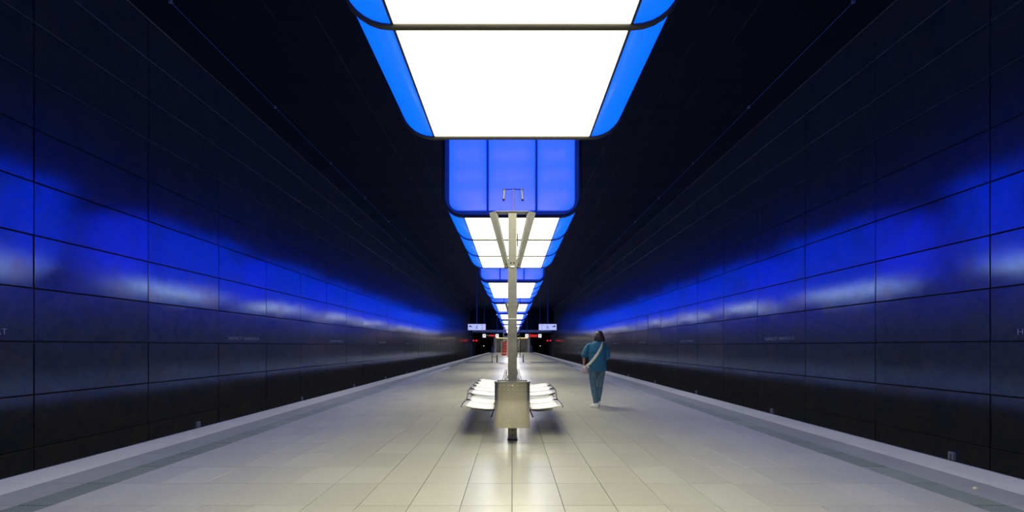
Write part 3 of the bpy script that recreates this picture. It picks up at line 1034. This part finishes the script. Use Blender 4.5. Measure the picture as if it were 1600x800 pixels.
# ------------------------------------------------------------------ hanging signs
def disc(x, z, r, y0, y1, n=14):
    return MB().prism([(x + r * math.cos(2 * PI * i / n), z + r * math.sin(2 * PI * i / n)) for i in range(n)], y0, y1)
def wheelchair(b, x, z, k, fl):
    f = lambda px, pz: (x + fl * px * k, z + pz * k)
    n = 12
    c = f(-.02, -.15)
    out = [(c[0] + .20 * k * math.cos(a), c[1] + .20 * k * math.sin(a)) for a in [PI * .55 + i * PI * 1.35 / n for i in range(n + 1)]]
    inn = [(c[0] + .15 * k * math.cos(a), c[1] + .15 * k * math.sin(a)) for a in [PI * .55 + i * PI * 1.35 / n for i in range(n + 1)]]
    if fl < 0:
        out = [(2 * c[0] - p[0], p[1]) for p in out]; inn = [(2 * c[0] - p[0], p[1]) for p in inn]
    b.band(out, inn, 0, .006)
    b.prism([f(-.10, .28), f(-.03, .28), f(.0, -.02), f(-.09, -.02)], 0, .006)
    b.prism([f(-.05, .13), f(.12, .13), f(.12, .09), f(-.05, .09)], 0, .006)
    b.prism([f(-.05, .02), f(.14, .02), f(.24, -.24), f(.19, -.26), f(.09, -.04), f(-.05, -.04)], 0, .006)
    b.prism([(f(-.07, .36)[0] + .055 * k * math.cos(2 * PI * i / 10), f(-.07, .36)[1] + .055 * k * math.sin(2 * PI * i / 10)) for i in range(10)], 0, .006)
def hanging_sign(s, num, label):
    xc = -3.55 if s < 0 else 3.6
    y = 49.0; z0, z1 = 2.93, 3.57; hw = .90
    t = thing('hanging_sign', label, 'sign', (xc, y, 0), 'hanging track signs')
    MB().box(-hw, hw, .0, .16, z0, z1).build('sign_box', M['lens'], t)
    MB().box(-hw + .015, hw - .015, -.012, 0, z0 + .015, z1 - .015).build('sign_face', M['sign'], t)
    MB().box(-.05, .05, .03, .13, z1, CEIL).build('hanger_post', M['bluepost'], t)
    b = MB(); fl = 1 if s < 0 else -1
    wheelchair(b, 0.0 if s < 0 else -.02, (z0 + z1) / 2, .55, -1 if s < 0 else 1)
    b.build('wheelchair_symbol', M['signink'], t, (0, -.019, 0))
    # ship symbol
    sx = -.60 if s < 0 else .60
    sh = [(-.19, .03), (-.15, -.04), (.14, -.04), (.17, .02), (0.0, .03), (-.01, .11), (-.05, .14), (-.10, .13), (-.12, .05)]
    b = MB().prism([(sx + fl * px, 3.30 + pz) for px, pz in sh], 0, .006)
    b.build('ship_symbol', M['signink'], t, (0, -.019, 0))
    me = text_mesh(num, .34, .006, M['signink'], name='track_number')
    o = link('track_number', me, t); o.location = (.55 if s < 0 else -.58, -.016, 3.04 if s < 0 else 3.04); o.rotation_euler.x = PI / 2
    me = text_mesh('Gleis', .12, .006, M['signink'], name='track_word')
    o = link('track_word', me, t); o.location = (.55 if s < 0 else -.58, -.016, 3.40); o.rotation_euler.x = PI / 2
hanging_sign(-1, '2', 'pale hanging sign for track 2 with ship and wheelchair symbols, left side')
hanging_sign(1, '1', 'pale hanging sign for track 1 with wheelchair and ship symbols, right side')

def departure_display(s, label):
    xa, xb = (-4.28, -1.95) if s < 0 else (1.95, 4.3)
    y = 71.0; z0, z1 = 2.60, 3.08
    t = thing('departure_display', label, 'display', ((xa + xb) / 2, y, 0), 'hanging departure displays')
    hw = (xb - xa) / 2
    MB().box(-hw + .4, hw - .4, 0, .3, z0 + .04, z1 - .02).build('display_case', M['black'], t)
    for q in (-1, 1):
        x = q * (hw - .22)
        fc = MB().box(x - .22, x + .22, -.02, .3, z0, z1).build('clock_box', M['clock'], t)
        disc(x, (z0 + z1) / 2, .09, -.035, -.021).build('clock_dial', M['signink'], fc)
        MB().box(x - .04, x + .04, .1, .18, z1, CEIL).build('hanger_post', M['bluepost'], t)
    rows = ((3.0, .07), (2.86, .06), (2.74, .05)) if s > 0 else ((2.96, .07),(2.87, .06))
    x0 = -.25 if s < 0 else -.62
    for z, h in rows:
        b = MB(); x = x0
        while x < .6:
            w = random.uniform(.08, .2); b.box(x, min(x + w, .62), -.012, -.002, z - h, z); x += w + .04
        b.build('led_row', M['ledred'], t)
    if s < 0:
        MB().box(-.62, -.38, -.012, -.002, 2.88, 2.96).build('led_block', M['ledgreen'], t)
    MB().ellipsoid((hw - .22 if s < 0 else -hw + .22, -.05, 5.95), (.09, .09, .09), 8, 6).build('spot_lamp', M['tinylamp'], t)
departure_display(-1, 'small hanging departure display with red and green lines, left of the central mast')
departure_display(1, 'small hanging departure display with bright red lines, right of the central mast')

# ------------------------------------------------------------------ far end: portals, stair hall
w = MB().box(-WALLX - .3, WALLX + .3, 99.6, 100.2, 4.15, CEIL + .1).build('wall_far', M['ceil']); tag(w, kind='structure')
MB().box(-8.1, 8.1, 99.45, 99.6, 4.15, 4.65).build('lintel_beam', M['grey_slab'], w)
for s, nm in ((-1, 'tunnel_left'), (1, 'tunnel_right')):
    b = MB()
    b.box(min(s * 8.2, s * 8.5), max(s * 8.2, s * 8.5), YW, 135, -1.5, 4.3)
    b.box(min(s * 5.07, s * 4.8), max(s * 5.07, s * 4.8), 112, 135, -1.5, 4.3)
    b.box(min(s * 4.8, s * 8.5), max(s * 4.8, s * 8.5), 135, 135.2, -1.5, 4.3)
    b.box(min(s * 3.8, s * 8.5), max(s * 3.8, s * 8.5), 100.2, 135, 4.15, 4.3)
    tag(b.build('wall_' + nm, M['concrete']), kind='structure')
w = MB().box(-5.0, 5.0, 112.0, 112.3, -.3, 4.2).build('wall_stair_hall', M['stairgrey']); tag(w, kind='structure')
for s in (-1, 1):
    MB().box(min(s * 3.35, s * 3.75), max(s * 3.35, s * 3.75), 104.8, 105.2, 0, 3.9).build('white_pier', M['postwhite'], w)
    MB().box(min(s * 3.8, s * 4.0), max(s * 3.8, s * 4.0), 104.9, 112, 0, 4.15).build('hall_side', M['stairgrey'], w)
MB().box(-3.35, 3.35, 104.8, 105.0, 3.0, 3.17).build('yellow_light_strip', M['yellow'], w)
MB().box(-3.8, 3.8, 104.85, 105.2, 3.2, 4.15).build('hall_fascia', M['ceil'], w)
MB().box(-3.0, 3.0, 107, 108.5, 4.05, 4.1).build('hall_fill_panel', M['tinylamp'], w)  # added glowing panel, unseen, to brighten the back wall of the hall
st = thing('stairs', 'grey stairs rising at the far end of the platform beneath the yellow strip', 'stairs', (0, 106, 0))
for i in range(12):
    MB().box(-1.6, 1.6, .0 + .3 * i, 5.9 if i > 10 else .3 * i + .34, 0, .17 * (i + 1)).build('stair_step', M['stairgrey'], st)
for s in (-1, 1):
    MB().box(s * 1.7 - .06, s * 1.7 + .06, -.3, 3.4, 0, 2.9).build('newel_panel', M['postwhite'], st)
# stops for stray light at the back
w = MB().box(-WALLX - .3, WALLX + .3, Y0 - .2, Y0, -1.5, CEIL + .1).build('wall_back', M['ceil']); tag(w, kind='structure')

def small(name, mb, mat, label, cat, group=None):
    return tag(mb.build(name, mat), label, cat, group)
small('marker_post', MB().box(-7.98, -7.78, 94.6, 94.8, -1.33, 3.1).box(-8.0, -7.76, 94.58, 94.82, 3.1, 3.16), M['bluepost'],
      'tall pale marker post at the mouth of the left tunnel', 'post', 'tunnel mouth posts')
for s, nm in ((-1, 'left'), (1, 'right')):
    small('marker_post', MB().box(s * 3.9 - .09, s * 3.9 + .09, 95.9, 96.1, 0, 1.3).box(s * 3.9 - .11, s * 3.9 + .11, 95.88, 96.12, 1.3, 1.34), M['bluepost'],
          'short pale post at the far %s corner of the platform' % nm, 'post', 'tunnel mouth posts')
    t = thing('track_signal', 'pair of red signal lamps glowing in the %s tunnel mouth' % nm, 'signal', (s * 7.15, 94, 0), 'red tunnel signals')
    MB().box(-.45, .45, .05, .25, 2.2, 2.65).build('signal_housing', M['black'], t)
    MB().box(-.04, .04, .1, .2, -1.33, 2.2).build('signal_post', M['black'], t)
    for x in (-.28, .28):
        disc(x, 2.42, .13, .02, .05).build('lamp', M['red'], t)
    t = thing('tunnel_lamp', 'tiny white lamp deep in the %s tunnel' % nm, 'lamp', (s * 6.95, 120, 1.4), 'tunnel lamps')
    MB().ellipsoid((0, 0, 0), (.07, .07, .07), 8, 6).build('bulb', M['tinylamp'], t)
    MB().tube([(0, .1, 0), (s * 1.2, .1, 0)], .02, 6).build('lamp_arm', M['black'], t)

# a scrap of litter on the grey edge slabs
b = MB()
b.add([(0, 0, .002), (.035, .006, .012), (.05, .03, .004), (.02, .04, .016), (-.01, .025, .005), (.02, .02, .022)], [(0, 1, 5), (1, 2, 5), (2, 3, 5), (3, 4, 5), (4, 0, 5), (0, 4, 3, 2, 1)])
o = b.build('litter', M['litter'], None, (4.27, 4.48, .0)); tag(o, 'crumpled scrap of pale litter on the grey edge slabs at bottom right', 'litter')
